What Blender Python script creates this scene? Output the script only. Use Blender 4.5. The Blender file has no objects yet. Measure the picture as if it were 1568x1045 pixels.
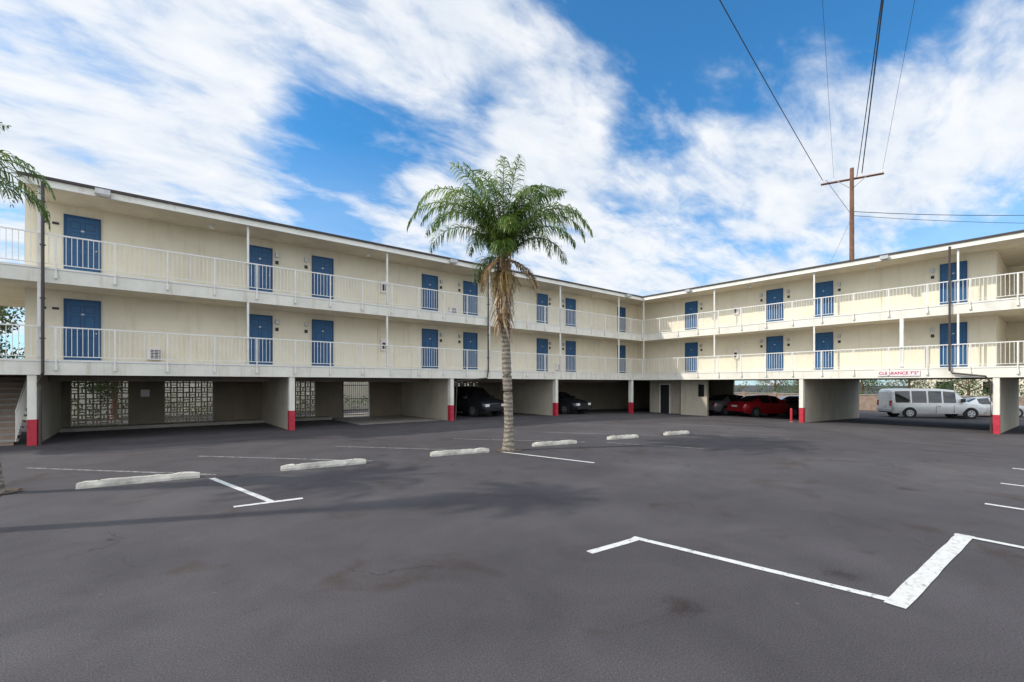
import bpy, math, random
from mathutils import Vector, Matrix
random.seed(7)
scene = bpy.context.scene
R = math.radians

# ---------------------------------------------------------------- materials
def new_mat(name):
    m = bpy.data.materials.new(name); m.use_nodes = True
    nt = m.node_tree
    return m, nt, nt.nodes['Principled BSDF']

def N(nt, t, **kw):
    n = nt.nodes.new(t)
    for k, v in kw.items(): setattr(n, k, v)
    return n

def ramp(nt, fac, stops):
    r = N(nt, 'ShaderNodeValToRGB')
    el = r.color_ramp.elements
    while len(el) < len(stops): el.new(0.5)
    for e, (p, c) in zip(el, stops):
        e.position = p; e.color = (c[0], c[1], c[2], 1)
    nt.links.new(fac, r.inputs[0])
    return r.outputs[0]

def noise(nt, scale, detail=4, rough=.55, vec=None, dist=0):
    n = N(nt, 'ShaderNodeTexNoise')
    n.inputs['Scale'].default_value = scale; n.inputs['Detail'].default_value = detail
    n.inputs['Roughness'].default_value = rough; n.inputs['Distortion'].default_value = dist
    if vec is not None: nt.links.new(vec, n.inputs['Vector'])
    return n.outputs['Fac']

def coords(nt, scale=(1, 1, 1)):
    tc = N(nt, 'ShaderNodeTexCoord'); mp = N(nt, 'ShaderNodeMapping')
    mp.inputs['Scale'].default_value = scale
    nt.links.new(tc.outputs['Object'], mp.inputs['Vector'])
    return mp.outputs['Vector']

def mul(nt, a, b, fac=1.0, mode='MULTIPLY'):
    m = N(nt, 'ShaderNodeMixRGB', blend_type=mode); m.inputs[0].default_value = fac
    nt.links.new(a, m.inputs[1])
    nt.links.new(b, m.inputs[2])
    return m.outputs[0]

def bump(nt, bsdf, h, strength, dist=.02):
    b = N(nt, 'ShaderNodeBump'); b.inputs['Strength'].default_value = strength
    b.inputs['Distance'].default_value = dist
    nt.links.new(h, b.inputs['Height']); nt.links.new(b.outputs[0], bsdf.inputs['Normal'])

def paint(name, col, rough=.7, var=.12, scale=1.5, bmp=.15, bscale=60, streak=0, metal=0):
    m, nt, b = new_mat(name)
    v = coords(nt)
    c0 = tuple(x * (1 - var) for x in col); c1 = tuple(min(1, x * (1 + var * .5)) for x in col)
    out = ramp(nt, noise(nt, scale, 4, .6, v), [(.3, c0), (.65, c1)])
    if streak:
        vs = coords(nt, (3.5, 3.5, .35))
        s = ramp(nt, noise(nt, 1.2, 5, .65, vs), [(.26, (.78, .73, .66)), (.46, (1, 1, 1))])
        out = mul(nt, out, s, streak)
    nt.links.new(out, b.inputs['Base Color'])
    b.inputs['Roughness'].default_value = rough; b.inputs['Metallic'].default_value = metal
    if bmp: bump(nt, b, noise(nt, bscale, 3, .6, v), bmp, .01)
    return m

M = {}
M['stucco'] = paint('stucco_cream', (.81, .735, .575), .9, .09, .6, .35, 70, .45)
M['fascia'] = paint('fascia_paint', (.79, .76, .665), .75, .10, 1.2, .1, 40, .9)
M['white'] = paint('white_rail_paint', (.80, .78, .73), .5, .08, 3, 0)
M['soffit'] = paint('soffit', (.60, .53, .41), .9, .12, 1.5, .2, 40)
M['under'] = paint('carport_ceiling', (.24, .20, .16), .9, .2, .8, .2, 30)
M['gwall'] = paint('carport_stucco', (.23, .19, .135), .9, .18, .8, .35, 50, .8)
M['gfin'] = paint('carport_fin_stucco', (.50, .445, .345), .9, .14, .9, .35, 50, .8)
M['trim'] = paint('roof_drip_edge', (.05, .035, .03), .6, .2, 3, 0)
M['door'] = paint('blue_door', (.014, .092, .22), .45, .10, 2, 0)
M['frame'] = paint('blue_frame', (.009, .062, .165), .5, .10, 2, 0)
M['red'] = paint('red_column_paint', (.48, .022, .045), .55, .25, 5, .1, 40)
M['pipe'] = paint('downspout_brown', (.06, .045, .038), .5, .2, 3, 0)
M['black'] = paint('black_plastic', (.02, .02, .022), .5, .2, 3, 0)
M['metal'] = paint('galvanised', (.45, .45, .44), .4, .15, 6, 0, metal=.6)
M['sign'] = paint('sign_board', (.80, .74, .72), .6, .05, 3, 0)
M['signtxt'] = paint('sign_text', (.50, .01, .08), .6, .05, 3, 0)
M['conc'] = paint('concrete', (.33, .30, .265), .9, .22, 2.5, .4, 50)
M['stopc'] = paint('wheel_stop_concrete', (.50, .47, .41), .9, .38, 4, .5, 45, .5)
M['block'] = paint('breeze_block', (.42, .35, .24), .9, .15, 3, .3, 60)
M['brick'] = paint('brown_block_wall', (.32, .235, .18), .9, .3, 3, .3, 30)
M['wood'] = paint('weathered_pole_wood', (.20, .10, .065), .85, .35, 4, .4, 30)
M['wire'] = paint('cable', (.03, .03, .035), .6, .1, 3, 0)
M['tyre'] = paint('tyre_rubber', (.018, .018, .018), .8, .1, 8, 0)
M['rim'] = paint('alloy_rim', (.5, .5, .5), .3, .1, 8, 0, metal=.8)
M['roofm'] = paint('roof_membrane', (.35, .34, .32), .9, .2, 1, .1, 20)
M['redlens'] = paint('red_lens', (.45, .01, .01), .2, .1, 5, 0)
M['lamp'] = paint('lamp_lens', (.8, .8, .78), .15, .03, 5, 0)
M['stain'] = paint('soil', (.10, .07, .05), .95, .4, 6, .5, 20)

def carpaint(name, col, metal=.2):
    m, nt, b = new_mat(name)
    b.inputs['Roughness'].default_value = .28; b.inputs['Metallic'].default_value = metal
    b.inputs['Coat Weight'].default_value = .7; b.inputs['Coat Roughness'].default_value = .06
    v = coords(nt)
    out = ramp(nt, noise(nt, 3, 4, .6, v), [(.3, tuple(x*.9 for x in col)), (.7, col)])
    nt.links.new(out, b.inputs['Base Color'])
    return m
M['glass'] = carpaint('tinted_glass', (.012, .014, .016), 0)
M['glass'].node_tree.nodes['Principled BSDF'].inputs['Roughness'].default_value = .05

def asphalt():
    m, nt, b = new_mat('asphalt')
    v = coords(nt)
    big = ramp(nt, noise(nt, .13, 4, .6, v, .8), [(.34, (.060, .055, .059)), (.50, (.076, .070, .075)), (.66, (.097, .090, .094))])
    mid = ramp(nt, noise(nt, .9, 5, .68, v, .5), [(.3, (.82, .82, .82)), (.62, (1.06, 1.06, 1.05))])
    out = mul(nt, big, mid)
    fine = ramp(nt, noise(nt, 75, 2, .75, v), [(.30, (.55, .55, .55)), (.5, (1, 1, 1)), (.70, (1.65, 1.62, 1.6))])
    out = mul(nt, out, fine, .8)
    st = ramp(nt, noise(nt, .75, 4, .6, v, 1.2), [(.58, (1, 1, 1)), (.70, (.82, .70, .60))])
    out = mul(nt, out, st, .85)
    vo2 = N(nt, 'ShaderNodeTexVoronoi'); vo2.inputs['Scale'].default_value = .55; nt.links.new(v, vo2.inputs['Vector'])
    ad = N(nt, 'ShaderNodeMath', operation='MULTIPLY_ADD'); ad.inputs[1].default_value = .25
    nt.links.new(noise(nt, 6, 4, .7, v), ad.inputs[0]); nt.links.new(vo2.outputs['Distance'], ad.inputs[2])
    oil = ramp(nt, ad.outputs[0], [(.15, (.50, .45, .42)), (.24, (1, 1, 1))])
    out = mul(nt, out, oil, .75)
    # scattered pale grit and gum spots
    vg = N(nt, 'ShaderNodeTexVoronoi'); vg.inputs['Scale'].default_value = 2.3; nt.links.new(v, vg.inputs['Vector'])
    gum = ramp(nt, vg.outputs['Distance'], [(.035, (.10, .097, .092)), (.06, (0, 0, 0))])
    sel = ramp(nt, noise(nt, 1.7, 2, .5, v), [(.55, (0, 0, 0)), (.6, (1, 1, 1))])
    out = mul(nt, out, mul(nt, gum, sel), .7, 'ADD')
    sc = ramp(nt, noise(nt, 4.5, 6, .8, v, 2.0), [(.63, (0, 0, 0)), (.80, (.08, .076, .070))])
    out = mul(nt, out, sc, .8, 'ADD')
    vo = N(nt, 'ShaderNodeTexVoronoi', feature='DISTANCE_TO_EDGE'); vo.inputs['Scale'].default_value = .33
    wv = N(nt, 'ShaderNodeVectorMath', operation='ADD')
    nz = N(nt, 'ShaderNodeTexNoise'); nz.inputs['Scale'].default_value = 1.4; nz.inputs['Detail'].default_value = 5
    nt.links.new(v, nz.inputs['Vector'])
    ms = N(nt, 'ShaderNodeVectorMath', operation='SCALE'); ms.inputs['Scale'].default_value = 1.3
    nt.links.new(nz.outputs['Color'], ms.inputs[0])
    nt.links.new(v, wv.inputs[0]); nt.links.new(ms.outputs[0], wv.inputs[1])
    nt.links.new(wv.outputs[0], vo.inputs['Vector'])
    cr = ramp(nt, vo.outputs['Distance'], [(.0, (.45, .45, .45)), (.005, (1, 1, 1))])
    pm = N(nt, 'ShaderNodeMapRange'); pm.inputs[1].default_value = .52; pm.inputs[2].default_value = .60
    nt.links.new(noise(nt, .25, 2, .5, v), pm.inputs[0])
    mx = N(nt, 'ShaderNodeMixRGB', blend_type='MULTIPLY')
    nt.links.new(pm.outputs[0], mx.inputs[0]); nt.links.new(out, mx.inputs[1]); nt.links.new(cr, mx.inputs[2])
    nt.links.new(mx.outputs[0], b.inputs['Base Color'])
    b.inputs['Roughness'].default_value = .88
    b.inputs['Specular IOR Level'].default_value = .22
    bump(nt, b, noise(nt, 90, 2, .7, v), .5, .01)
    return m
M['asphalt'] = asphalt()

def linepaint(name, stops, sc):
    m, nt, b = new_mat(name)
    v = coords(nt)
    out = ramp(nt, noise(nt, sc, 7, .78, v, .5), stops)
    nt.links.new(out, b.inputs['Base Color']); b.inputs['Roughness'].default_value = .8
    return m
M['line'] = linepaint('worn_line_paint', [(.34, (.12, .12, .12)), (.44, (.54, .54, .52)), (.7, (.70, .69, .66))], 14)
M['line2'] = linepaint('faded_line_paint', [(.42, (.08, .08, .08)), (.66, (.42, .41, .40))], 9)

def leafmat(name, c0, c1, c2, scale=2.5, trans=.3):
    m, nt, b = new_mat(name)
    v = coords(nt)
    out = ramp(nt, noise(nt, scale, 2, .6, v), [(.3, c0), (.52, c1), (.72, c2)])
    nt.links.new(out, b.inputs['Base Color']); b.inputs['Roughness'].default_value = .4
    tr = N(nt, 'ShaderNodeBsdfTranslucent'); nt.links.new(out, tr.inputs[0])
    mx = N(nt, 'ShaderNodeMixShader'); mx.inputs[0].default_value = trans
    nt.links.new(b.outputs[0], mx.inputs[1]); nt.links.new(tr.outputs[0], mx.inputs[2])
    nt.links.new(mx.outputs[0], nt.nodes['Material Output'].inputs[0])
    return m
M['frond'] = leafmat('palm_frond', (.07, .135, .03), (.14, .23, .045), (.26, .36, .075), 1.3, .4)
M['leaf'] = leafmat('tree_leaves', (.04, .07, .02), (.08, .12, .035), (.15, .18, .06), 3)
M['dead'] = leafmat('dead_frond', (.20, .12, .055), (.36, .24, .12), (.50, .37, .22), 5, .15)
M['stalk'] = leafmat('fruit_stalk', (.30, .20, .05), (.42, .28, .08), (.5, .36, .12), 5, .1)
M['rachis'] = leafmat('frond_rachis', (.16, .20, .05), (.22, .26, .07), (.30, .32, .10), 3, .1)

def trunkmat():
    m, nt, b = new_mat('palm_trunk')
    v = coords(nt, (1, 1, 1))
    w = N(nt, 'ShaderNodeTexWave', bands_direction='Z'); w.inputs['Scale'].default_value = 2.6
    w.inputs['Distortion'].default_value = 5; w.inputs['Detail'].default_value = 4
    nt.links.new(v, w.inputs['Vector'])
    out = ramp(nt, w.outputs['Fac'], [(.1, (.17, .145, .12)), (.5, (.28, .25, .21)), (.9, (.35, .31, .265))])
    out = mul(nt, out, ramp(nt, noise(nt, 9, 6, .75, v), [(.3, (.42, .40, .37)), (.6, (1.08, 1.05, 1))]))
    nt.links.new(out, b.inputs['Base Color']); b.inputs['Roughness'].default_value = .95
    bump(nt, b, noise(nt, 25, 4, .7, v), .8, .03)
    return m
M['trunk'] = trunkmat()

# ---------------------------------------------------------------- builder
class Mesh:
    def __init__(s): s.v = []; s.f = []; s.m = []; s.mats = []
    def mi(s, mat):
        if mat not in s.mats: s.mats.append(mat)
        return s.mats.index(mat)
    def poly(s, pts, mat):
        i = len(s.v); s.v += [tuple(p) for p in pts]
        s.f.append(tuple(range(i, i + len(pts)))); s.m.append(s.mi(mat))
    def box(s, x0, x1, y0, y1, z0, z1, mat, bottom=None):
        x0, x1 = min(x0, x1), max(x0, x1); y0, y1 = min(y0, y1), max(y0, y1)
        i = len(s.v)
        s.v += [(x0, y0, z0), (x1, y0, z0), (x1, y1, z0), (x0, y1, z0), (x0, y0, z1), (x1, y0, z1), (x1, y1, z1), (x0, y1, z1)]
        k = s.mi(mat); kb = s.mi(bottom) if bottom else k
        for q, mm in [((3, 2, 1, 0), kb), ((4, 5, 6, 7), k), ((0, 1, 5, 4), k), ((1, 2, 6, 5), k), ((2, 3, 7, 6), k), ((3, 0, 4, 7), k)]:
            s.f.append(tuple(i + j for j in q)); s.m.append(mm)
    def tube(s, pts, rad, mat, n=8, caps=True):
        pts = [Vector(p) for p in pts]
        if not isinstance(rad, (list, tuple)): rad = [rad] * len(pts)
        k = s.mi(mat); rings = []
        for j, p in enumerate(pts):
            d = (pts[min(j + 1, len(pts) - 1)] - pts[max(j - 1, 0)]).normalized()
            u = d.cross(Vector((0, 0, 1)))
            if u.length < .05: u = d.cross(Vector((0, 1, 0)))
            u.normalize(); w = d.cross(u)
            i = len(s.v); rings.append(i)
            for a in range(n):
                t = 2 * math.pi * a / n
                s.v.append(tuple(p + (u * math.cos(t) + w * math.sin(t)) * rad[j]))
        for r0, r1 in zip(rings[:-1], rings[1:]):
            for a in range(n):
                b = (a + 1) % n
                s.f.append((r0 + a, r0 + b, r1 + b, r1 + a)); s.m.append(k)
        if caps:
            s.f.append(tuple(rings[0] + a for a in range(n))); s.m.append(k)
            s.f.append(tuple(rings[-1] + a for a in range(n))); s.m.append(k)
    def build(s, name, parent=None, smooth=False, loc=(0, 0, 0), rot=0):
        me = bpy.data.meshes.new(name); me.from_pydata(s.v, [], s.f)
        for m in s.mats: me.materials.append(M[m] if isinstance(m, str) else m)
        me.polygons.foreach_set('material_index', s.m)
        if smooth: me.polygons.foreach_set('use_smooth', [True] * len(s.f))
        me.update()
        o = bpy.data.objects.new(name, me); scene.collection.objects.link(o)
        o.location = loc; o.rotation_euler = (0, 0, rot)
        if parent: o.parent = parent
        return o

def empty(name, loc=(0, 0, 0), rot=0):
    e = bpy.data.objects.new(name, None); scene.collection.objects.link(e)
    e.location = loc; e.rotation_euler = (0, 0, rot); return e

def gz(a):           # lot falls gently away to the east
    return 0 if a < 16 else max(-.6, -.0215 * (a - 16))

# world axes: +X runs along the left wing toward the corner, +Y toward the left wing
# ---------------------------------------------------------------- ground
g = Mesh()
xs = [-700, 16, 44, 800]; zs = [0, 0, -.6, -.6]
for i in range(3):
    g.poly([(xs[i], -700, zs[i]), (xs[i+1], -700, zs[i+1]), (xs[i+1], 900, zs[i+1]), (xs[i], 900, zs[i])], 'asphalt')
g.build('ground')

def strip(m, p, q, w, mat='line', z=.004):
    p = Vector(p); q = Vector(q); d = (q - p).normalized(); n = Vector((-d.y, d.x)) * w / 2
    L = (q - p).length; k = max(1, int(L / .25))
    off = [n * random.uniform(.9, 1.08) for _ in range(k + 1)]; off2 = [n * random.uniform(.9, 1.08) for _ in range(k + 1)]
    for i in range(k):
        a = p + (q - p) * i / k; b = p + (q - p) * (i + 1) / k
        m.poly([(x.x, x.y, gz(x.x) + z) for x in (a - off[i], b - off[i + 1], b + off2[i + 1], a + off2[i])], mat)
mk = Mesh()
strip(mk, (3.80, 3.36), (4.56, 3.30), .10, z=.004)
strip(mk, (4.58, 3.36), (4.97, .98), .095, z=.006)
strip(mk, (4.86, .955), (7.80, .86), .155, z=.008)
strip(mk, (7.74, .95), (7.42, -3.2), .10, z=.010)
for a in (10.1, 12.4, 14.8):
    strip(mk, (a, .9), (a - .3, -3.4), .10)
strip(mk, (1.04, 10.65), (1.56, 7.95), .10, z=.004)
strip(mk, (1.05, 7.95), (2.0, 7.85), .10, z=.006)
strip(mk, (7.56, 9.9), (8.2, 7.1), .09)
strip(mk, (11.36, 9.3), (12.4, 6.7), .08, 'line2')
strip(mk, (15.9, 9.0), (17.0, 6.1), .08, 'line2')
for p, q in [((-2.0, 14.5), (1.14, 11.0)), ((1.1, 14.1), (4.27, 10.6)), ((4.4, 13.8), (7.4, 10.2)), ((8.1, 13.2), (10.9, 9.8)), ((11.9, 12.8), (14.4, 9.4))]:
    strip(mk, p, q, .09, 'line2')
for p, q in [((19.5, 12.8), (21.0, 9.2)), ((22.5, 12.3), (24, 8.8))]:
    strip(mk, p, q, .09, 'line2')
mk.build('painted_parking_lines')

ap = Mesh()
ap.poly([(7.6, 20.2, .005), (11.8, 20.2, .005), (11.8, 28.8, .005), (7.6, 28.8, .005)], 'conc')
ap.build('concrete_walkway')

def wheel_stop(p, q):
    p = Vector(p); q = Vector(q); c = (p + q) / 2; L = (q - p).length + .08
    ang = math.atan2((q - p).y, (q - p).x)
    m = Mesh(); w, t, h = .09, .06, .115
    prof = [(-w, 0), (-w, .05), (-t, h), (t, h), (w, .05), (w, 0)]
    ends = []
    K = 16
    for j in range(K + 1):
        x = -L / 2 + L * j / K; sx = 1 if 0 < j < K else .8
        chip = random.choice([1, 1, 1, 1, .88])
        i = len(m.v); ends.append(i)
        for (y, z) in prof:
            jt = random.uniform(-.006, .006)
            m.v.append((x, y * sx + jt, z * (chip if 0 < j < K else .78) + (jt if z > 0 else 0)))
    k = m.mi('stopc')
    for a, b in zip(ends[:-1], ends[1:]):
        for j in range(5):
            m.f.append((a + j, b + j, b + j + 1, a + j + 1)); m.m.append(k)
    m.f.append(tuple(ends[0] + j for j in range(6))); m.m.append(k)
    m.f.append(tuple(ends[-1] + j for j in range(6))); m.m.append(k)
    for sx in (-.6, .6):
        m.tube([(sx, 0, .09), (sx, 0, .122)], .015, 'pipe', 6)
    m.build('wheel_stop', loc=(c.x, c.y, gz(c.x) + .002), rot=ang)
for p, q in [((-.88, 11.09), (.83, 10.94)), ((2.31, 10.63), (3.98, 10.42)), ((5.73, 10.34), (7.25, 10.07)),
             ((8.97, 10.07), (10.43, 9.82)), ((12.0, 9.75), (13.15, 9.5)), ((14.6, 9.3), (15.7, 9.1))]:
    wheel_stop(p, q)

# ---------------------------------------------------------------- motel building
B = empty('motel_building')
FB = 19.6; WB = 21.1; BB = 26.6      # left wing: balcony edge, wall, back
FA = 27.8; WA = 29.3; BA = 38.0      # right wing
L1b, L1 = 2.12, 2.58
L2b, L2 = 4.92, 5.38
CE, RT = 7.80, 8.07
aL = -2.95; bR = 2.27; bEnd = -4.0

w = Mesh()
for z0, z1 in ((L1, L2b), (L2, CE)):
    w.box(aL, BA, WB, BB, z0, z1, 'stucco')
    w.box(WA, BA, bR, WB, z0, z1, 'stucco')
    w.box(WA + 5, BA, bEnd, bR - .002, z0, z1, 'stucco')
w.build('walls', B)
s = Mesh()
for z0, z1 in ((L1b, L1), (L2b, L2)):
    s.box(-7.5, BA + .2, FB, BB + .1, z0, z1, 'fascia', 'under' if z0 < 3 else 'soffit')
    s.box(FA, BA + .2, bEnd, FB, z0, z1, 'fascia', 'under' if z0 < 3 else 'soffit')
s.build('walkway_slabs', B)
r = Mesh()
rl = -2.84
r.box(rl, BA + .5, FB - .1, BB + .4, CE, RT - .07, 'fascia', 'soffit')
r.box(FA - .1, BA + .5, bEnd, FB - .1, CE, RT - .07, 'fascia', 'soffit')
r.box(rl - .05, BA + .55, FB - .15, BB + .45, RT - .07, RT + .01, 'trim')
r.box(FA - .15, BA + .55, bEnd - .02, FB - .15, RT - .07, RT + .01, 'trim')
r.box(-2.5, BA, FB + .5, BB, RT + .01, RT + .02, 'roofm')
r.build('roof', B)
t = Mesh()
for z in (L1, L2):
    t.box(-7.5, FA - .02, FB - .02, FB - .001, z - .05, z + .012, 'white')
    t.box(FA - .02, FA - .001, bEnd, FB - .02, z - .05, z + .012, 'white')
t.box(rl, FA - .12, FB - .125, FB - .102, CE - .02, CE + .03, 'white')
t.box(FA - .125, FA - .102, bEnd, FB - .125, CE - .02, CE + .03, 'white')
t.build('fascia_trim', B)

def rail_x(m, x0, x1, y, z):
    m.box(x0, x1, y - .018, y + .018, z + .98, z + 1.02, 'white')
    m.box(x0, x1, y - .012, y + .012, z + .09, z + .115, 'white')
    n = int((x1 - x0) / .125)
    for i in range(n + 1):
        x = x0 + (x1 - x0) * i / n
        m.box(x - .0075, x + .0075, y - .0075, y + .0075, z + .11, z + .985, 'white')
    n = max(1, round((x1 - x0) / 1.38))
    for i in range(n + 1):
        x = x0 + (x1 - x0) * i / n
        m.box(x - .02, x + .02, y - .021, y + .021, z - .16, z + 1.0, 'white')
        m.box(x - .035, x + .035, y - .03, y + .032, z - .32, z - .15, 'white')
def rail_y(m, y0, y1, x, z):
    m.box(x - .018, x + .018, y0, y1, z + .98, z + 1.02, 'white')
    m.box(x - .012, x + .012, y0, y1, z + .09, z + .115, 'white')
    n = int((y1 - y0) / .125)
    for i in range(n + 1):
        y = y0 + (y1 - y0) * i / n
        m.box(x - .0075, x + .0075, y - .0075, y + .0075, z + .11, z + .985, 'white')
    n = max(1, round((y1 - y0) / 1.38))
    for i in range(n + 1):
        y = y0 + (y1 - y0) * i / n
        m.box(x - .021, x + .021, y - .02, y + .02, z - .16, z + 1.0, 'white')
        m.box(x - .03, x + .032, y - .035, y + .035, z - .32, z - .15, 'white')
ra = Mesh()
for z in (L1, L2):
    rail_x(ra, -7.5, FA - .06, FB - .052, z)
    rail_y(ra, bEnd, FB - .06, FA - .052, z)
ra.build('balcony_railings', B)
p = Mesh()
for a in (-2.45, 3.06, 8.58, 14.3, 19.6, 25.2):
    for z0, z1 in ((L1, L2b), (L2, CE)):
        p.box(a - .035, a + .035, FB + .01, FB + .08, z0, z1, 'white')
for b in (19.5, 14.3, 8.83, 3.3):
    for z0, z1 in ((L1, L2b), (L2, CE)):
        p.box(FA + .01, FA + .08, b - .035, b + .035, z0, z1, 'white')
p.box(FA + .01, FA + .15, 5.15, 5.29, L1, L2b, 'white')
p.build('balcony_posts', B)

c = Mesh()
def column(a, b, z, hw=.10):
    c.box(a - hw, a + hw, b - .13, b + .13, z - .1, L1b, 'fascia')
    c.box(a - hw - .004, a + hw + .004, b - .134, b + .134, z - .09, z + .78, 'red')
for a in (-2.6, 4.6, 12.0, 19.3, 26.7):
    column(a, FB + .16, gz(a))
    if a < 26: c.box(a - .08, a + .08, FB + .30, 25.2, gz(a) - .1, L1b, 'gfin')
for b in (9.45, 2.15):
    c.box(FA + .03, FA + .29, b - .1, b + .1, gz(FA) - .1, L1b, 'fascia')
    c.box(FA + .026, FA + .294, b - .104, b + .104, gz(FA) - .09, gz(FA) + .8, 'red')
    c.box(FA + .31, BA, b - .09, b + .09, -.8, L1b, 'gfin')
c.build('columns_and_fins', B)

rw = Mesh()
y0, y1 = 25.2, 25.36
segs = [(-7.5, -6.0), (-2.9, -2.27), (-.49, .71), (2.52, 6.07), (7.05, 8.46), (10.0, 15.6), (17.5, 38)]
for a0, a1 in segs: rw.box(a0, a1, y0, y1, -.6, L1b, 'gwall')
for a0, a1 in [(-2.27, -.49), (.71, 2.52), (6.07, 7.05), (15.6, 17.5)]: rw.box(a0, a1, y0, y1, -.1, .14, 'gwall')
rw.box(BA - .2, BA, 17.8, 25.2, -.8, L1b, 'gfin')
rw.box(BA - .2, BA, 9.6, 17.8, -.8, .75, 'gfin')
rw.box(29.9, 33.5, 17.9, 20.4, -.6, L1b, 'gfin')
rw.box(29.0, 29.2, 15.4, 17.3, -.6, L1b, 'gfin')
rw.box(29.86, 29.9, 18.72, 19.45, gz(29.9), 1.78, 'black')
for yy0, yy1 in ((18.64, 18.72), (19.45, 19.53)): rw.box(29.83, 29.9, yy0, yy1, gz(29.9) - .02, 1.86, 'white')
rw.box(29.83, 29.9, 18.72, 19.45, 1.78, 1.86, 'white')
rw.box(28.97, 29.0, 15.6, 16.0, 1.0, 1.8, 'glass')
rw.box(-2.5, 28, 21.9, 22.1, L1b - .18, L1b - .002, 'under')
rw.tube([(-2.4, 23.4, L1b - .12), (28, 23.4, L1b - .12)], .05, 'pipe', 6)
# meter box and low signs on rear walls
rw.box(4.9, 5.2, 25.12, 25.199, 1.1, 1.6, 'metal'); rw.box(12.6, 12.8, 25.15, 25.199, 1.2, 1.5, 'sign')
rw.box(-.1, .2, 25.15, 25.199, 1.3, 1.6, 'sign')
rw.build('carport_walls', B)
kb = Mesh()
for a0, a1 in ((-2.5, 4.5), (4.7, 7.6)): kb.box(a0, a1, 24.3, 25.19, -.05, .13, 'conc')
kb.box(12.1, 19.2, 24.6, 25.19, -.05, .13, 'conc')
kb.build('carport_kerb', B)
bs = Mesh()
for a0, a1 in [(-2.27, -.49), (.71, 2.52), (6.07, 7.05), (15.6, 17.5)]:
    nx = max(1, round((a1 - a0) / .225)); dx = (a1 - a0) / nx; nz_ = 9; dz = (L1b - .14) / nz_
    for i in range(nx + 1):
        x = a0 + i * dx; bs.box(x - .026, x + .026, 25.21, 25.33, .14, L1b, 'block')
    for j in range(nz_ + 1):
        z = .14 + j * dz; bs.box(a0, a1, 25.212, 25.328, z - .026, z + .026, 'block')
    for i in range(nx):
        for j in range(nz_):
            x = a0 + i * dx; z = .14 + j * dz; k = (i * 2 + j * 3) % 5
            if k < 2: bs.box(x + dx * .5 - .02, x + dx * .5 + .02, 25.22, 25.32, z, z + dz, 'block')
            elif k < 4: bs.box(x, x + dx, 25.22, 25.32, z + dz * .5 - .02, z + dz * .5 + .02, 'block')
bs.build('breeze_block_screens', B)
gt = Mesh()
for i in range(14):
    x = 8.5 + i * 1.46 / 13
    gt.tube([(x, 25.28, .06), (x, 25.28, 1.85 + .18 * math.sin(math.pi * i / 13))], .016, 'black', 6)
for z in (.12, 1.0, 1.75): gt.box(8.47, 9.99, 25.265, 25.295, z, z + .035, 'black')
gt.box(8.47, 8.53, 25.25, 25.31, 0, 2.1, 'black'); gt.box(9.93, 9.99, 25.25, 25.31, 0, 2.1, 'white')
gt.build('iron_gate', B)

def door_local(m, W=.82, H=2.05):
    m.box(-W/2 - .05, -W/2, -.05, -.001, 0, H + .05, 'frame'); m.box(W/2, W/2 + .05, -.05, -.001, 0, H + .05, 'frame')
    m.box(-W/2, W/2, -.05, -.001, H, H + .05, 'frame')
    m.box(-W/2, W/2, -.022, -.001, .02, H, 'door')
    for (x0, x1) in ((-W*.38, -W*.05), (W*.05, W*.38)):
        for (z0, z1) in ((.2, .85), (1.0, 1.55), (1.65, 1.9)):
            m.box(x0, x1, -.026, -.022, z0, z1, 'frame')
            m.box(x0 + .03, x1 - .03, -.034, -.026, z0 + .03, z1 - .03, 'door')
    m.box(-W/2 - .05, W/2 + .05, -.06, -.051, .0, .02, 'metal')
    m.tube([(W*.42, -.022, .98), (W*.42, -.08, .98)], .025, 'metal', 8)
    m.box(-.04, .04, -.03, -.022, 1.58, 1.63, 'metal')
def place(fn, x, y, z, rot, name):
    mm = Mesh(); fn(mm); return mm.build(name, B, loc=(x, y, z), rot=rot)
for a in (-1.6, 3.72, 6.2, 11.55, 14.06, 19.45, 22.0, 27.35):
    for z in (L1, L2): place(door_local, a, WB, z, 0, 'door')
for b in (16.67, 11.35, 8.84, 3.63):
    for z in (L1, L2): place(door_local, WA, b, z, -math.pi / 2, 'door')

f = Mesh()
def fit_left(a, z, wd, h, d, mat):
    f.box(a - wd/2, a + wd/2, WB - d, WB - .001, z - h/2, z + h/2, mat)
def fit_right(b, z, wd, h, d, mat):
    f.box(WA - d, WA - .001, b - wd/2, b + wd/2, z - h/2, z + h/2, mat)
for zf in (L1, L2):
    for a in (-2.25, -2.55): fit_left(a, zf + 1.75, .16, .07, .03, 'black')
    fit_left(-2.6, zf + 1.45, .12, .10, .03, 'black')
    for a in (4.35, 5.5, 12.2, 13.35, 20.1, 21.3):
        fit_left(a, zf + 1.55, .12, .14, .03, 'black')
        fit_left(a, zf + 1.85, .12, .18, .12, 'metal')
    for b in (12.1, 10.6, 8.1, 4.35, 15.95):
        fit_right(b, zf + 1.55, .12, .14, .03, 'black')
        fit_right(b, zf + 1.85, .12, .18, .12, 'metal')
    fit_left(9.0, zf + 1.15, .26, .55, .14, 'sign'); fit_left(9.0, zf + 1.1, .16, .30, .145, 'black')
    fit_right(13.6, zf + 1.15, .26, .55, .14, 'sign'); fit_right(13.6, zf + 1.1, .16, .30, .145, 'black')
for a, zf in ((.30, L1), (12.85, L2), (20.75, L1)):
    fit_left(a, zf + .34, .42, .40, .22, 'sign')
    for k in range(6): fit_left(a + .04, zf + .20 + k * .055, .28, .03, .228, 'black')
for zf in (L1, L2):
    for a in (1.2, 8.75, 16.4, 24.3): fit_left(a, zf + 1.2, .025, 2.3, .025, 'stucco')
    for b in (18.2, 13.9, 6.3): fit_right(b, zf + 1.2, .025, 2.3, .025, 'stucco')
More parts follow.
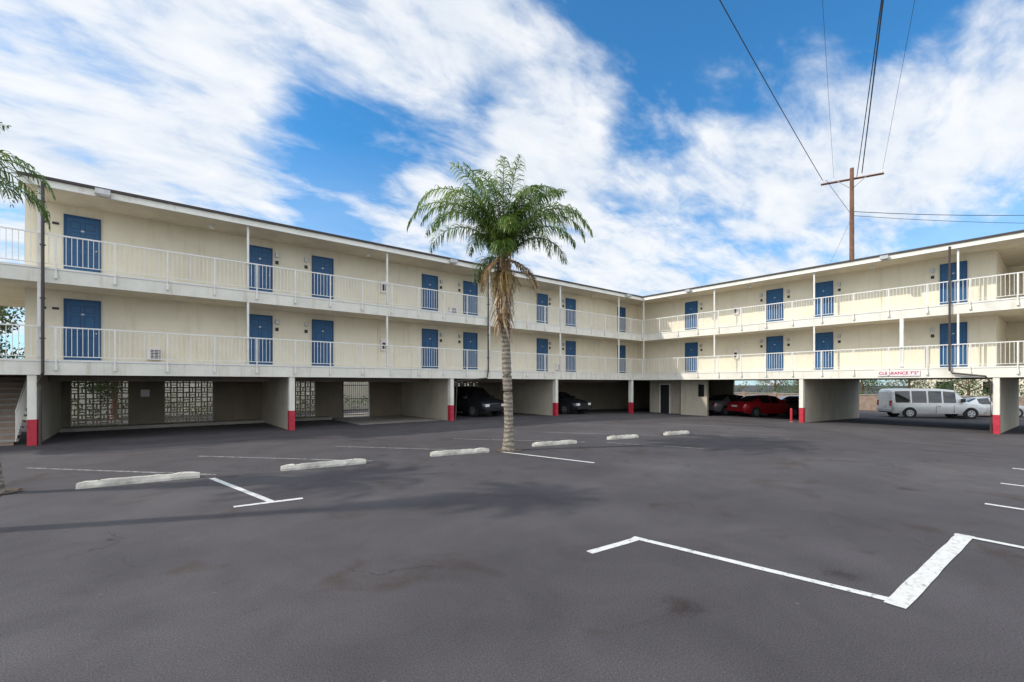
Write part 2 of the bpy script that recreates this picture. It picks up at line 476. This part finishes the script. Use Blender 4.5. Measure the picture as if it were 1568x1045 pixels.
f.build('wall_fittings', B)
fl = Mesh()
for a in (-1.0, 11.9, 25.9):
    fl.box(a - .18, a + .18, FB - .38, FB - .16, RT - .26, RT - .1, 'metal'); fl.box(a - .16, a + .16, FB - .36, FB - .18, RT - .275, RT - .262, 'lamp')
    fl.box(a - .02, a + .02, FB - .18, FB - .1, RT - .2, RT - .16, 'metal')
for b in (15.9, 5.8):
    fl.box(FA - .36, FA - .16, b - .16, b + .16, RT - .26, RT - .1, 'metal')
for b in (1.2, 6.5, 12.5):
    fl.tube([(WA - .7, b, CE - .001), (WA - .7, b, CE - .12)], [.1, .08], 'lamp', 12)
for a in (2.0, 8.0, 16.5, 23.5):
    fl.tube([(a, WB - .7, CE - .001), (a, WB - .7, CE - .12)], [.1, .08], 'lamp', 12)
fl.build('flood_lights', B)
d = Mesh()
yy = FB - .14
d.tube([(-2.35, yy - .02, CE + .1), (-2.35, yy, CE - .15), (-2.35, yy, L1b + .05), (-2.46, FB + .0, L1b - .25), (-2.42, FB + .0, L1b - .4), (-2.42, FB + .0, 0)], .04, 'pipe')
d.tube([(14.1, yy, CE + .1), (14.1, yy, L1 - .1), (14.02, yy, L1b + .02), (12.3, FB + .05, L1b - .12), (12.2, FB + .05, 0)], .04, 'pipe')
xx = FA - .14
d.tube([(xx, 3.55, CE + .1), (xx, 3.55, L1 - .15), (xx + .02, 3.45, L1b + .2), (xx + .02, 2.45, L1b + .05), (xx + .1, 2.3, L1b - .2), (xx + .1, 2.3, gz(FA))], .04, 'pipe')
for a, b0 in ((-2.35, yy), (14.1, yy)):
    for z in (3.2, 4.4, 6.0, 7.3): d.box(a - .06, a + .06, b0 - .055, b0 + .055, z, z + .03, 'pipe')
d.build('downspouts', B)
sg = Mesh(); sg.box(FA - .045, FA - .022, 4.55, 6.10, L1b + .10, L1b + .36, 'sign')
so = sg.build('clearance_sign')
tx = bpy.data.curves.new('lettering', 'FONT'); tx.body = "CLEARANCE 7'2\""; tx.size = .19; tx.extrude = .002; tx.offset = .004
tx.align_x = 'CENTER'; tx.align_y = 'CENTER'; tx.space_character = 1.04
to = bpy.data.objects.new('lettering', tx); scene.collection.objects.link(to)
to.location = (FA - .05, 5.33, L1b + .23); to.rotation_euler = (math.pi / 2, 0, -math.pi / 2)
tx.materials.append(M['signtxt']); to.parent = so

st = Mesh()
for i in range(15):
    st.box(-4.6, -2.95, 20.1 + i * .28, 20.1 + (i + 1) * .28 + .02, i * .172 + .11, (i + 1) * .172, 'conc')
    st.box(-4.5, -3.05, 20.12 + i * .28, 20.1 + i * .28 + .14, i * .172, i * .172 + .11, 'brick')
for x in (-4.55, -3.0):
    st.tube([(x, 20.1, 1.0), (x, 24.3, 3.55)], .02, 'white', 6)
    for i in range(30):
        y = 20.1 + i * .14; z = i * .14 / .28 * .172 + .1
        st.box(x - .008, x + .008, y - .008, y + .008, z, z + .92, 'white')
st.build('exterior_stair', B)

m = Mesh(); z = gz(27.3)
m.tube([(0, 0, -.05), (0, 0, .70), (0, 0, .76)], [.06, .06, .025], 'red', 12)
m.tube([(0, 0, .0), (0, 0, .03)], .09, 'conc', 12)
m.build('red_bollard', loc=(27.5, 9.82, z))

# ---------------------------------------------------------------- palms
def palm(name, x, y, crown_z, lean, seed, nf=34, scale=1.0, trunk_r=.17, K2=30, reps=3):
    rn = random.Random(seed); P = empty(name, (x, y, 0))
    tm = Mesh(); pts = []; rad = []
    K = 80; top = crown_z - .3
    for i in range(K + 1):
        s_ = i / K; z = top * s_
        pts.append((lean[0] * s_ ** 1.6 + .02 * math.sin(s_ * 9), lean[1] * s_ ** 1.6, z - .05))
        r_ = trunk_r * (1.40 - .40 * min(1, s_ * 9)) * (1 - .10 * s_) * (1 + .02 * ((i % 3) - 1)) * rn.uniform(.965, 1.035)
        if z > crown_z - 1.9: r_ = trunk_r * (.9 + .55 * min(1, (z - crown_z + 1.9) / 1.0)) * rn.uniform(.9, 1.1)
        rad.append(r_)
    tm.tube(pts, rad, 'trunk', 14)
    tm.build('trunk', P, smooth=True)
    cx, cy = lean[0], lean[1]
    dm = Mesh()
    for i in range(330):
        an = rn.uniform(0, 2 * math.pi); z = crown_z - .1 - 2.0 * rn.random() ** .8
        r0 = trunk_r * .9; o = Vector((math.cos(an), math.sin(an), 0)); tn = Vector((-o.y, o.x, 0))
        L = rn.uniform(.2, .65); wd = rn.uniform(.015, .05); out = rn.uniform(.04, .30)
        up = rn.random() < .5
        p0 = Vector((cx, cy, z)) + o * r0
        p1 = p0 + o * out * .6 + Vector((0, 0, (.35 if up else -.25) * L))
        p2 = p0 + o * out + tn * rn.uniform(-.1, .1) + Vector((0, 0, (.75 if up else -1.0) * L))
        dm.poly([p0 - tn * wd, p0 + tn * wd, p1 + tn * wd * .8, p1 - tn * wd * .8], 'dead')
        dm.poly([p1 - tn * wd * .8, p1 + tn * wd * .8, p2 + tn * wd * .2, p2 - tn * wd * .2], 'dead')
    for i in range(5):
        an = rn.uniform(0, 6.28); o = Vector((math.cos(an), math.sin(an), 0))
        base = Vector((cx, cy, crown_z - .6)) + o * .15
        for j in range(26):
            q = base + o * rn.uniform(.05, .35) + Vector((rn.uniform(-.12, .12), rn.uniform(-.12, .12), -rn.uniform(.1, .8)))
            dm.tube([base, (base + q) / 2 + o * .08, q], .006, 'stalk', 3, False)
    fm = Mesh()
    def frond(az, p0, L, bend, mat, leaf, roll, k=30, droop=.8):
        o = Vector((math.cos(az), math.sin(az), 0)); side0 = Vector((-o.y, o.x, 0))
        pos = Vector((cx, cy, crown_z - .25)) + o * .10; path = []
        tw = rn.uniform(-.35, .35)
        for i in range(k + 1):
            s_ = i / k; pt = p0 - bend * s_ ** 1.55
            aa = az + tw * s_
            dr = Vector((math.cos(aa) * math.cos(pt), math.sin(aa) * math.cos(pt), math.sin(pt)))
            path.append((pos.copy(), dr)); pos = pos + dr * L / k
        mesh = fm if mat == 'frond' else dm
        sub = path[::3]
        mesh.tube([q for q, _ in sub], [.022 * (1 - .85 * i / len(sub)) for i in range(len(sub))], 'rachis' if mat == 'frond' else 'dead', 4, False)
        for i in range(3, k + 1):
            s_ = i / k; q, dr = path[i]
            side = side0 * math.cos(roll * s_) + Vector((0, 0, 1)) * math.sin(roll * s_)
            ll = leaf * (math.sin(math.pi * min(1, .16 + s_ * .84)) ** .55 * .85 + .15)
            for sg_ in (-1, 1):
                for rep in range(reps):
                    lf = ll * rn.uniform(.7, 1.15)
                    e = rn.uniform(-.35, .40)
                    qq = q + dr * rn.uniform(-.5, .5) * L / k
                    d1 = (side * sg_ * rn.uniform(.6, 1.0) + dr * rn.uniform(.4, .9) + Vector((0, 0, e))).normalized()
                    d2 = (d1 + Vector((0, 0, -1)) * droop * rn.uniform(.5, 1.3)).normalized()
                    d3 = (d2 + Vector((0, 0, -1)) * droop * rn.uniform(1.0, 2.2)).normalized()
                    a1 = qq + d1 * lf * .35; a2 = a1 + d2 * lf * .35; a3 = a2 + d3 * lf * .38
                    wv = d1.cross(Vector((0, 0, 1)))
                    wv = wv.normalized() if wv.length > .05 else side
                    wv = (wv + Vector((rn.uniform(-.5, .5), rn.uniform(-.5, .5), rn.uniform(-.5, .5)))).normalized() * .0115
                    mesh.poly([qq - wv * .6, qq + wv * .6, a1 + wv, a1 - wv], mat)
                    mesh.poly([a1 - wv, a1 + wv, a2 + wv * .8, a2 - wv * .8], mat)
                    mesh.poly([a2 - wv * .8, a2 + wv * .8, a3], mat)
    for i in range(nf):
        az = i * 2.39996 + rn.uniform(-.3, .3); q = i / nf
        if q < .34:   p0, bend, L = R(88 - rn.uniform(0, 10)), R(rn.uniform(40, 120)), rn.uniform(2.7, 3.2)
        elif q < .74: p0, bend, L = R(rn.uniform(68, 80)), R(rn.uniform(145, 170)), rn.uniform(3.3, 3.9)
        elif q < .94: p0, bend, L = R(rn.uniform(52, 68)), R(rn.uniform(130, 150)), rn.uniform(2.3, 3.1)
        else:         p0, bend, L = R(rn.uniform(20, 40)), R(rn.uniform(110, 125)), rn.uniform(1.5, 2.0)
        frond(az, p0, L * scale, bend, 'frond', .58 * scale, rn.uniform(-.5, .5), K2, .85)
    for i in range(5):
        frond(rn.uniform(0, 6.28), R(rn.uniform(-35, 0)), rn.uniform(.9, 1.7) * scale, R(rn.uniform(55, 80)), 'dead', .3, 0, 18, .9)
    fm.build('fronds', P); dm.build('dead_skirt', P)
    dr_ = Mesh()
    n = 26; ring = []
    for i in range(n):
        t_ = 2 * math.pi * i / n; r_ = .36 * rn.uniform(.75, 1.25)
        ring.append((r_ * math.cos(t_), r_ * math.sin(t_), .016))
    dr_.poly(ring, 'stain'); dr_.build('soil_ring', P)
    return P
def cam2w(X, Y): return (X * .778 + Y * .628, -X * .628 + Y * .778)
palm('palm_tree', 7.9, 9.95, 5.60, (-.10, .10), 5, 42, .93, .135)
palm('palm_tree', -2.0, 11.45, 5.1, (-1.12, .62), 11, 28, .72, .13, 22)
palm('palm_tree', -4.4, 9.95, 8.3, (.1, .2), 21, 28, .46, .14, 18, 4)

# ---------------------------------------------------------------- broadleaf trees, hedge
def blobs_foliage(m, rn, c, rad, n, size, mat='leaf'):
    for i in range(n):
        v = Vector((rn.gauss(0, 1), rn.gauss(0, 1), rn.gauss(0, 1))).normalized() * rn.random() ** .4
        q = Vector(c) + Vector((v.x * rad[0], v.y * rad[1], v.z * rad[2]))
        u = Vector((rn.gauss(0, 1), rn.gauss(0, 1), rn.gauss(0, 1))).normalized(); w_ = u.orthogonal().normalized()
        s_ = size * rn.uniform(.6, 1.4)
        m.poly([q - u * s_, q + w_ * s_ * .5, q + u * s_, q - w_ * s_ * .5], mat)
def tree(x, y, h, seed, r=1.6):
    rn = random.Random(seed); P = empty('broadleaf_tree', (x, y, gz(x)))
    t_ = Mesh(); t_.tube([(0, 0, -.1), (.05, .02, h * .25), (.1, 0, h * .5), (.05, .1, h * .8)], [.16, .12, .09, .03], 'wood', 8)
    for i in range(8):
        a_ = rn.uniform(0, 6.28); z = rn.uniform(.35, .65) * h
        t_.tube([(.08, 0, z), (math.cos(a_) * r * .6, math.sin(a_) * r * .6, z + h * .2)], [.05, .015], 'wood', 6)
    t_.build('trunk', P, True)
    fm = Mesh()
    for i in range(16):
        a_ = rn.uniform(0, 6.28); rr_ = r * rn.random() ** .5 * .8
        blobs_foliage(fm, rn, (math.cos(a_) * rr_, math.sin(a_) * rr_, h * rn.uniform(.35, .95)), [r * rn.uniform(.3, .5)] * 3, 220, .08)
    fm.build('crown', P)
tree(-5.2, 29.0, 6.2, 1, 1.8)
tree(-1.2, 31, 4.6, 2); tree(5.5, 31, 4.4, 3); tree(17, 31, 4.6, 4)
for i, (x, y, h) in enumerate([(58, 20, 5.0), (60, 14.5, 4.6), (59, 10.5, 5.2), (61, 6.5, 4.4), (59, 1.5, 5.2), (62, 24, 5)]): tree(x, y, h, 10 + i, 2.6)
hm = Mesh(); rn = random.Random(9)
for i in range(60):
    blobs_foliage(hm, rn, (-7 + i * .5, 31.6 + rn.uniform(-.2, .2), rn.uniform(.2, .9)), (.5, .4, .4), 50, .07)
hm.build('hedge')
hm = Mesh()
for i in range(60):
    blobs_foliage(hm, rn, (54 + rn.uniform(-.3, .3), -6 + i * .55, rn.uniform(.3, 1.6)), (.5, .6, .6), 80, .10)
hm.build('hedge')
bw = Mesh(); bw.box(-12, 40, 33, 33.2, -.7, 2.2, 'fascia'); bw.box(-12, 40, 32.95, 33.25, 2.2, 2.28, 'fascia')
bw.build('boundary_wall')
bw = Mesh(); bw.box(52, 52.2, -12, 30, -.7, .8, 'brick'); bw.box(51.95, 52.25, -12, 30, .8, .88, 'conc')
for i in range(13): bw.box(51.93, 52.27, -12 + i * 3.2, -11.7 + i * 3.2, -.7, 1.0, 'brick')
bw.build('block_fence')
nb = Mesh(); nb.box(68, 78, -8, 12, -.7, 3.2, 'stucco'); nb.box(67.6, 78.4, -8.4, 12.4, 3.2, 3.4, 'brick')
for i in range(5): nb.box(67.95, 68, -6 + i * 3.6, -4.6 + i * 3.6, .8, 2.1, 'glass')
nb.build('neighbouring_house')

# ---------------------------------------------------------------- vehicles
def vehicle(name, a, b, ang, pm, kind='sedan'):
    P = empty(name, (a, b, gz(a)), ang)
    if kind == 'van':
        S = [(-2.85, .5, 1.08, 1.85, .90, .78, 0), (-2.78, .36, 1.10, 2.0, .97, .84, 0), (-2.62, .34, 1.10, 2.07, .99, .86, 1), (-1.70, .34, 1.10, 2.1, 1.0, .87, 0), (-1.60, .34, 1.10, 2.1, 1.0, .87, 1),
             (-.70, .34, 1.10, 2.1, 1.0, .87, 0), (-.60, .34, 1.10, 2.1, 1.0, .87, 1), (.20, .34, 1.10, 2.09, 1.0, .87, 0), (.3, .34, 1.10, 2.08, 1.0, .86, 1), (1.05, .34, 1.10, 2.0, 1.0, .82, 2),
             (1.75, .34, 1.10, 1.20, 1.0, .84, 0), (2.55, .36, 1.00, 1.08, .98, .80, 0), (2.78, .4, .9, .98, .94, .76, 0), (2.85, .5, .85, .9, .90, .72, 0)]
        wx = (-1.75, 1.9); wr = .37; W = 1.0
    elif kind == 'suv':
        S = [(-2.25, .5, .95, 1.3, .80, .60, 0), (-2.15, .34, 1.02, 1.5, .89, .64, 0), (-1.95, .3, 1.04, 1.62, .92, .68, 1), (-1.2, .26, 1.03, 1.68, .93, .70, 0), (-1.1, .26, 1.03, 1.68, .93, .70, 1), (-.25, .26, 1.01, 1.69, .93, .70, 0), (-.15, .26, 1.01, 1.69, .93, .7, 1),
             (.5, .26, 1.0, 1.62, .93, .67, 2), (1.15, .26, 1.02, 1.1, .92, .74, 0), (1.9, .28, .92, .99, .9, .7, 0), (2.2, .34, .75, .82, .82, .62, 0), (2.28, .42, .65, .7, .72, .55, 0)]
        wx = (-1.35, 1.4); wr = .36; W = .93
    else:
        S = [(-2.3, .42, .78, .84, .74, .6, 0), (-2.18, .3, .94, 1.0, .85, .7, 0), (-1.65, .24, .98, 1.06, .9, .74, 2), (-.95, .22, .96, 1.38, .91, .62, 1), (-.2, .22, .94, 1.45, .91, .62, 0), (-.1, .22, .94, 1.45, .91, .62, 1),
             (.4, .22, .92, 1.40, .91, .61, 2), (1.1, .22, .93, 1.0, .91, .74, 0), (1.9, .24, .82, .89, .88, .68, 0), (2.2, .3, .68, .74, .8, .6, 0), (2.3, .38, .58, .62, .68, .5, 0)]
        wx = (-1.4, 1.42); wr = .33; W = .91
    m = Mesh(); kp = m.mi(pm); kg = m.mi('glass'); kb = m.mi('black')
    rows = []
    for (x, zl, zb, zt, wb, wrf, fl_) in S:
        half = [(wb * .90, zl), (wb * 1.0, zl + (zb - zl) * .35), (wb * .99, zb - .04), (wb * .97, zb), (wrf, zt - .03 if kind != 'van' else zt - .16 * min(1, (zt - zb))), (wrf * .82, zt), (0, zt + .025)]
        sec = half + [(-y, z) for y, z in reversed(half[:-1])]
        i = len(m.v); rows.append(i); m.v += [(x, y, z) for y, z in sec]
    n = 13
    for r_, (i0, i1) in enumerate(zip(rows[:-1], rows[1:])):
        fl_ = S[r_][6]
        for j in range(n - 1):
            m.f.append((i0 + j, i0 + j + 1, i1 + j + 1, i1 + j))
            seg = min(j, n - 2 - j)
            g_ = (fl_ == 1 and seg == 3) or (fl_ == 2 and seg in (4, 5))
            m.m.append(kg if g_ else kp)
        m.f.append((i0, i1, i1 + n - 1, i0 + n - 1)); m.m.append(kb)
    m.f.append(tuple(rows[0] + j for j in range(n))); m.m.append(kp)
    m.f.append(tuple(rows[-1] + j for j in range(n))); m.m.append(kp)
    o = m.build('body', P, True)
    o.modifiers.new('es', 'EDGE_SPLIT').split_angle = R(38)
    pt = Mesh(); x0 = S[0][0]; x1 = S[-1][0]
    for x in wx:
        for sy in (-1, 1):
            y = sy * W
            pt.tube([(x, y * .93, wr), (x, y + sy * .004, wr)], wr * 1.15, 'black', 24)
            pt.tube([(x, y - sy * .2, wr), (x, y + sy * .02, wr)], wr, 'tyre', 24)
            pt.tube([(x, y, wr), (x, y + sy * .026, wr)], wr * .62, 'rim', 20)
            for k in range(5):
                t_ = k * 2 * math.pi / 5 + .3
                cx_, cz_ = x + math.cos(t_) * wr * .38, wr + math.sin(t_) * wr * .38
                pt.tube([(cx_, y + sy * .02, cz_), (cx_, y + sy * .029, cz_)], wr * .12, 'black', 8)
    w1 = S[-2][4]
    bh = .62 if kind != 'van' else .7
    pt.box(x1 - .06, x1 + .05, -w1 * .95, w1 * .95, bh - .27, bh - .12, 'metal' if kind == 'van' else pm)
    pt.box(x0 - .05, x0 + .06, -w1 * .95, w1 * .95, bh - .25, bh - .08, 'metal' if kind == 'van' else pm)
    pt.box(x1 - .02, x1 + .02, -w1 * .5, w1 * .5, bh - .08, bh + .1, 'black')
    for sy in (-1, 1):
        pt.box(x1 - .1, x1 + .015, sy * w1 * .55, sy * w1 * .9, bh - .03, bh + .11, 'lamp')
        zt = .95 if kind == 'van' else .82
        pt.box(x0 - .01, x0 + .12, sy * w1 * .72, sy * w1 * .97, zt - .1, zt + (.3 if kind == 'van' else .06), 'redlens')
        xm = [q[0] for q in S if q[6] == 2][-1]
        pt.box(xm + .25, xm + .42, sy * (W - .02), sy * (W + .18), 1.02 if kind != 'van' else 1.15, 1.16 if kind != 'van' else 1.40, 'black' if kind == 'van' else pm)
        pt.box(-.16, -.145, sy * W * .985, sy * (W + .004), .4, .92, 'black')
        pt.box(.9, .915, sy * W * .985, sy * (W + .004), .4, .92, 'black')
        pt.box(-.05, .12, sy * W * .98, sy * (W + .02), .84, .87, 'black')
    pt.box(x0 - .055, x0 - .03, -.24, .24, bh + .05, bh + .17, 'sign')
    pt.build('trim_and_wheels', P)
    return P
M['pwhite'] = carpaint('paint_white', (.90, .90, .88), 0)
M['pred'] = carpaint('paint_red', (.42, .012, .02))
M['pgrey'] = carpaint('paint_grey', (.20, .205, .21), .3)
M['pdark'] = carpaint('paint_black', (.02, .022, .028), .3)
M['psilver'] = carpaint('paint_silver', (.50, .52, .54), .1)
fwd_right = math.atan2(-.628, .778)
vehicle('white_passenger_van', 44.3, 6.75, fwd_right - .22, 'pwhite', 'van')
vehicle('silver_parked_car', 48.8, 4.4, fwd_right - .15, 'psilver', 'sedan')
vehicle('red_parked_car', 33.2, 13.6, fwd_right + .25, 'pred', 'sedan')
vehicle('grey_parked_car', 33.4, 15.9, fwd_right + .35, 'pgrey', 'sedan')
vehicle('dark_parked_car', 36.0, 12.3, fwd_right + .25, 'pdark', 'sedan')
vehicle('dark_parked_suv', 15.0, 22.6, -math.pi / 2 + .1, 'pdark', 'suv')
vehicle('black_parked_car', 22.0, 22.4, -math.pi / 2 + .1, 'pdark', 'sedan')

# ---------------------------------------------------------------- utility poles and wires
def pole(x, y, h, arm_dir, z0=-.6):
    P = empty('utility_pole', (x, y, z0)); m = Mesh()
    m.tube([(0, 0, -.3), (0, 0, h * .5), (0, 0, h)], [.20, .17, .13], 'wood', 12)
    dx, dy = math.cos(arm_dir), math.sin(arm_dir)
    a_ = Vector((dx, dy, 0)); n_ = Vector((-dy, dx, 0)); zc = h - .75
    c0 = Vector((0, 0, zc)) + n_ * .17
    m.tube([c0 - a_ * 1.9, c0 + a_ * 1.9], .085, 'wood', 4)
    for k in (-1.8, -1.1, .6, 1.3, 1.8):
        q = c0 + a_ * k; m.tube([q, q + Vector((0, 0, .16)), q + Vector((0, 0, .28))], [.02, .05, .04], 'sign', 8)
    m.tube([Vector((0, 0, zc - .8)), Vector((0, 0, zc)) + a_ * .9], .025, 'metal', 5)
    m.tube([Vector((0, 0, zc - .8)), Vector((0, 0, zc)) - a_ * .9], .025, 'metal', 5)
    m.tube([(0.2, 0, h - 3.4), (0.2, 0, h - 2.9)], .1, 'metal', 8)
    m.build('pole', P)
    return P
px, py = cam2w(25.3, 34)
adir = math.atan2(-.628, .778) + .12 - .65
pole(px, py, 18.5, adir)
p2 = cam2w(-3.5, -8); pole(p2[0], p2[1], 18.6, adir, 0)
p3 = cam2w(-16, -8); pole(p3[0], p3[1], 18.6, adir, 0)
wi = Mesh()
A = Vector((math.cos(adir), math.sin(adir), 0))
C = Vector((px, py, 17.4))
def wire(p, q, sag, r_=.018):
    p = Vector(p); q = Vector(q); n = 30
    wi.tube([p.lerp(q, i / n) - Vector((0, 0, 4 * sag * (i / n) * (1 - i / n))) for i in range(n + 1)], r_, 'wire', 4)
wire(C - A * 1.8, (p3[0], p3[1], 18), .5, .022)
wire(C + A * .6, (p2[0] - .2, p2[1] + .2, 17.9), .3, .03)
wire(C + A * .3 + Vector((0, 0, -.2)), (p2[0], p2[1], 17.6), .5, .022)
wire(C + A * 1.8, (p2[0] + .6, p2[1] - .4, 18.1), .3, .008)
wire(C - A * 1.1, (p2[0] - 3, p2[1] + 2, 18.1), .3, .007)
q = cam2w(75, 44)
wire(C + Vector((.1, 0, -2.7)), (q[0], q[1], 20.2), 1.0, .024)
wire(C + Vector((.1, 0, -3.0)), (q[0], q[1], 18.6), .9, .018)
wire(C - A * 1.6, C + Vector((0, 0, -3)), .0, .015)
wire(C + Vector((0, 0, -3.1)), (px - 3, py + 2, 7.9), .4, .010)
wi.build('overhead_wires')

# ---------------------------------------------------------------- sky
wd = bpy.data.worlds.new('World'); scene.world = wd; wd.use_nodes = True
nt = wd.node_tree; nt.nodes.clear()
out = N(nt, 'ShaderNodeOutputWorld'); bg = N(nt, 'ShaderNodeBackground'); bg.inputs['Strength'].default_value = .15
nt.links.new(bg.outputs[0], out.inputs[0])
sun_dir = Vector((-.90, .434, 0)).normalized(); EL = R(40)
sky = N(nt, 'ShaderNodeTexSky', sky_type='NISHITA'); sky.sun_disc = False
sky.sun_elevation = EL; sky.sun_rotation = math.atan2(sun_dir.x, sun_dir.y)
sky.air_density = 1.0; sky.dust_density = .4; sky.ozone_density = 2.5
tint = N(nt, 'ShaderNodeMixRGB', blend_type='MULTIPLY'); tint.inputs[0].default_value = 1; tint.inputs[2].default_value = (.40, 1.04, 1.36, 1)
nt.links.new(sky.outputs[0], tint.inputs[1])
tc = N(nt, 'ShaderNodeTexCoord')
nrm = N(nt, 'ShaderNodeVectorMath', operation='NORMALIZE'); nt.links.new(tc.outputs['Generated'], nrm.inputs[0])
sp = N(nt, 'ShaderNodeSeparateXYZ'); nt.links.new(nrm.outputs[0], sp.inputs[0])
def math_(op, a, b=None, clamp=False):
    n = N(nt, 'ShaderNodeMath', operation=op); n.use_clamp = clamp
    for i, v in enumerate((a, b)):
        if v is None: continue
        if isinstance(v, (int, float)): n.inputs[i].default_value = v
        else: nt.links.new(v, n.inputs[i])
    return n.outputs[0]
zz = math_('ADD', math_('MAXIMUM', sp.outputs[2], 0.0), .22)
cv = N(nt, 'ShaderNodeCombineXYZ')
nt.links.new(math_('DIVIDE', sp.outputs[0], zz), cv.inputs[0]); nt.links.new(math_('DIVIDE', sp.outputs[1], zz), cv.inputs[1])
def cloudnoise(rot, sc, scale, detail, rough, dist, seed):
    mp = N(nt, 'ShaderNodeMapping'); mp.inputs['Rotation'].default_value = (0, 0, rot); mp.inputs['Scale'].default_value = sc
    mp.inputs['Location'].default_value = (seed, seed * .7, 0)
    nt.links.new(cv.outputs[0], mp.inputs['Vector'])
    return noise(nt, scale, detail, rough, mp.outputs[0], dist)
ddx, ddy = cam2w(1, -1.1); sa = -math.atan2(ddy, ddx)
n1 = cloudnoise(sa, (.75, 1.30, 1), 1.6, 6, .56, .25, 3.1)
n2 = cloudnoise(sa + .10, (.8, 1.7, 1), 4.0, 6, .58, .4, 7.3)
n3 = cloudnoise(sa - .2, (.9, 1.5, 1), 10, 4, .6, .3, 1.7)
def cen(n, k): return math_('MULTIPLY', math_('SUBTRACT', n, .5), k)
dens = math_('ADD', math_('ADD', math_('ADD', cen(n1, 1.25), cen(n2, 1.0)), cen(n3, .30)), .70)
glow = None
# large-scale cloud/clear areas: (bearing from view axis deg, elevation deg, radius deg, weight)
for az, el, rad_, wt in [(-21, 24.5, 8, -.30), (13, 38, 12, -.28), (-8, 30, 6, -.14), (17, 28.3, 5, -.22), (31, 37, 12, -.20), (46, 32, 7, -.16), (50, 12, 9, -.24), (-24, 14, 7, -.16), (26, 17, 5, -.08),
                         (-44, 24, 18, .22), (-33, 35, 14, .20), (-10, 38, 7, .18), (32, 21, 10, .14), (44, 22, 8, .14), (7, 14, 13, .15), (22, 15, 11, .10), (-12, 18, 7, .12), (4, 25, 7, .16), (2, 34, 5, .16), (10, 32.5, 4, .14), (22, 31, 5, .14),
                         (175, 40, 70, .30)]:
    th = R(51.1 - az); e = R(el)
    cdir = Vector((math.cos(th) * math.cos(e), math.sin(th) * math.cos(e), math.sin(e)))
    dt = N(nt, 'ShaderNodeVectorMath', operation='DOT_PRODUCT'); nt.links.new(nrm.outputs[0], dt.inputs[0]); dt.inputs[1].default_value = cdir
    mr = N(nt, 'ShaderNodeMapRange', interpolation_type='SMOOTHSTEP')
    mr.inputs[1].default_value = math.cos(R(rad_ * 1.25)); mr.inputs[2].default_value = 1.0; mr.inputs[3].default_value = 0; mr.inputs[4].default_value = wt
    nt.links.new(dt.outputs['Value'], mr.inputs[0])
    dens = math_('ADD', dens, mr.outputs[0])
    glow = mr.outputs[0]      # last one: unseen bright cloud added behind camera to fill shaded facades
mr = N(nt, 'ShaderNodeMapRange', interpolation_type='SMOOTHSTEP')
mr.inputs[1].default_value = .40; mr.inputs[2].default_value = .96
nt.links.new(dens, mr.inputs[0])
haze = N(nt, 'ShaderNodeMapRange'); haze.inputs[1].default_value = .45; haze.inputs[2].default_value = .0; haze.inputs[3].default_value = 0; haze.inputs[4].default_value = .6
nt.links.new(sp.outputs[2], haze.inputs[0])
cov = math_('MAXIMUM', math_('MULTIPLY', mr.outputs[0], .95), haze.outputs[0])
cc = ramp(nt, math_('ADD', n2, cen(n3, .4)), [(.3, (4.7, 5.25, 6.0)), (.5, (5.8, 6.1, 6.5)), (.68, (6.6, 6.7, 6.85))])
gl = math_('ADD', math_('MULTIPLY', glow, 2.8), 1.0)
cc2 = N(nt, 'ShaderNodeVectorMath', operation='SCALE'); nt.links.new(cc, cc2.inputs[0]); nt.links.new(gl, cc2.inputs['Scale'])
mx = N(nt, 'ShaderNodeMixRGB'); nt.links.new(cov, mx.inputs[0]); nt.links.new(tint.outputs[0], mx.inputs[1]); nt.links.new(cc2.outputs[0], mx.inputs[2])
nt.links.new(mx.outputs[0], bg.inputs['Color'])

sl = bpy.data.lights.new('sun', 'SUN'); sl.energy = 3.3; sl.angle = R(1.0); sl.color = (1, .93, .82)
so_ = bpy.data.objects.new('sun', sl); scene.collection.objects.link(so_)
tv = Vector((-sun_dir.x * math.cos(EL), -sun_dir.y * math.cos(EL), -math.sin(EL)))
so_.rotation_euler = tv.to_track_quat('-Z', 'Y').to_euler(); so_.location = (0, 0, 30)

cam = bpy.data.cameras.new('camera'); co = bpy.data.objects.new('camera', cam); scene.collection.objects.link(co)
co.location = (0, 0, 1.85); co.rotation_euler = (R(90), 0, R(-38.9))
cam.sensor_width = 36; cam.lens = 16.05; cam.shift_y = .0418; cam.clip_end = 3000; cam.clip_start = .05
scene.camera = co
scene.view_settings.view_transform = 'Standard'; scene.view_settings.look = 'None'; scene.view_settings.exposure = 0
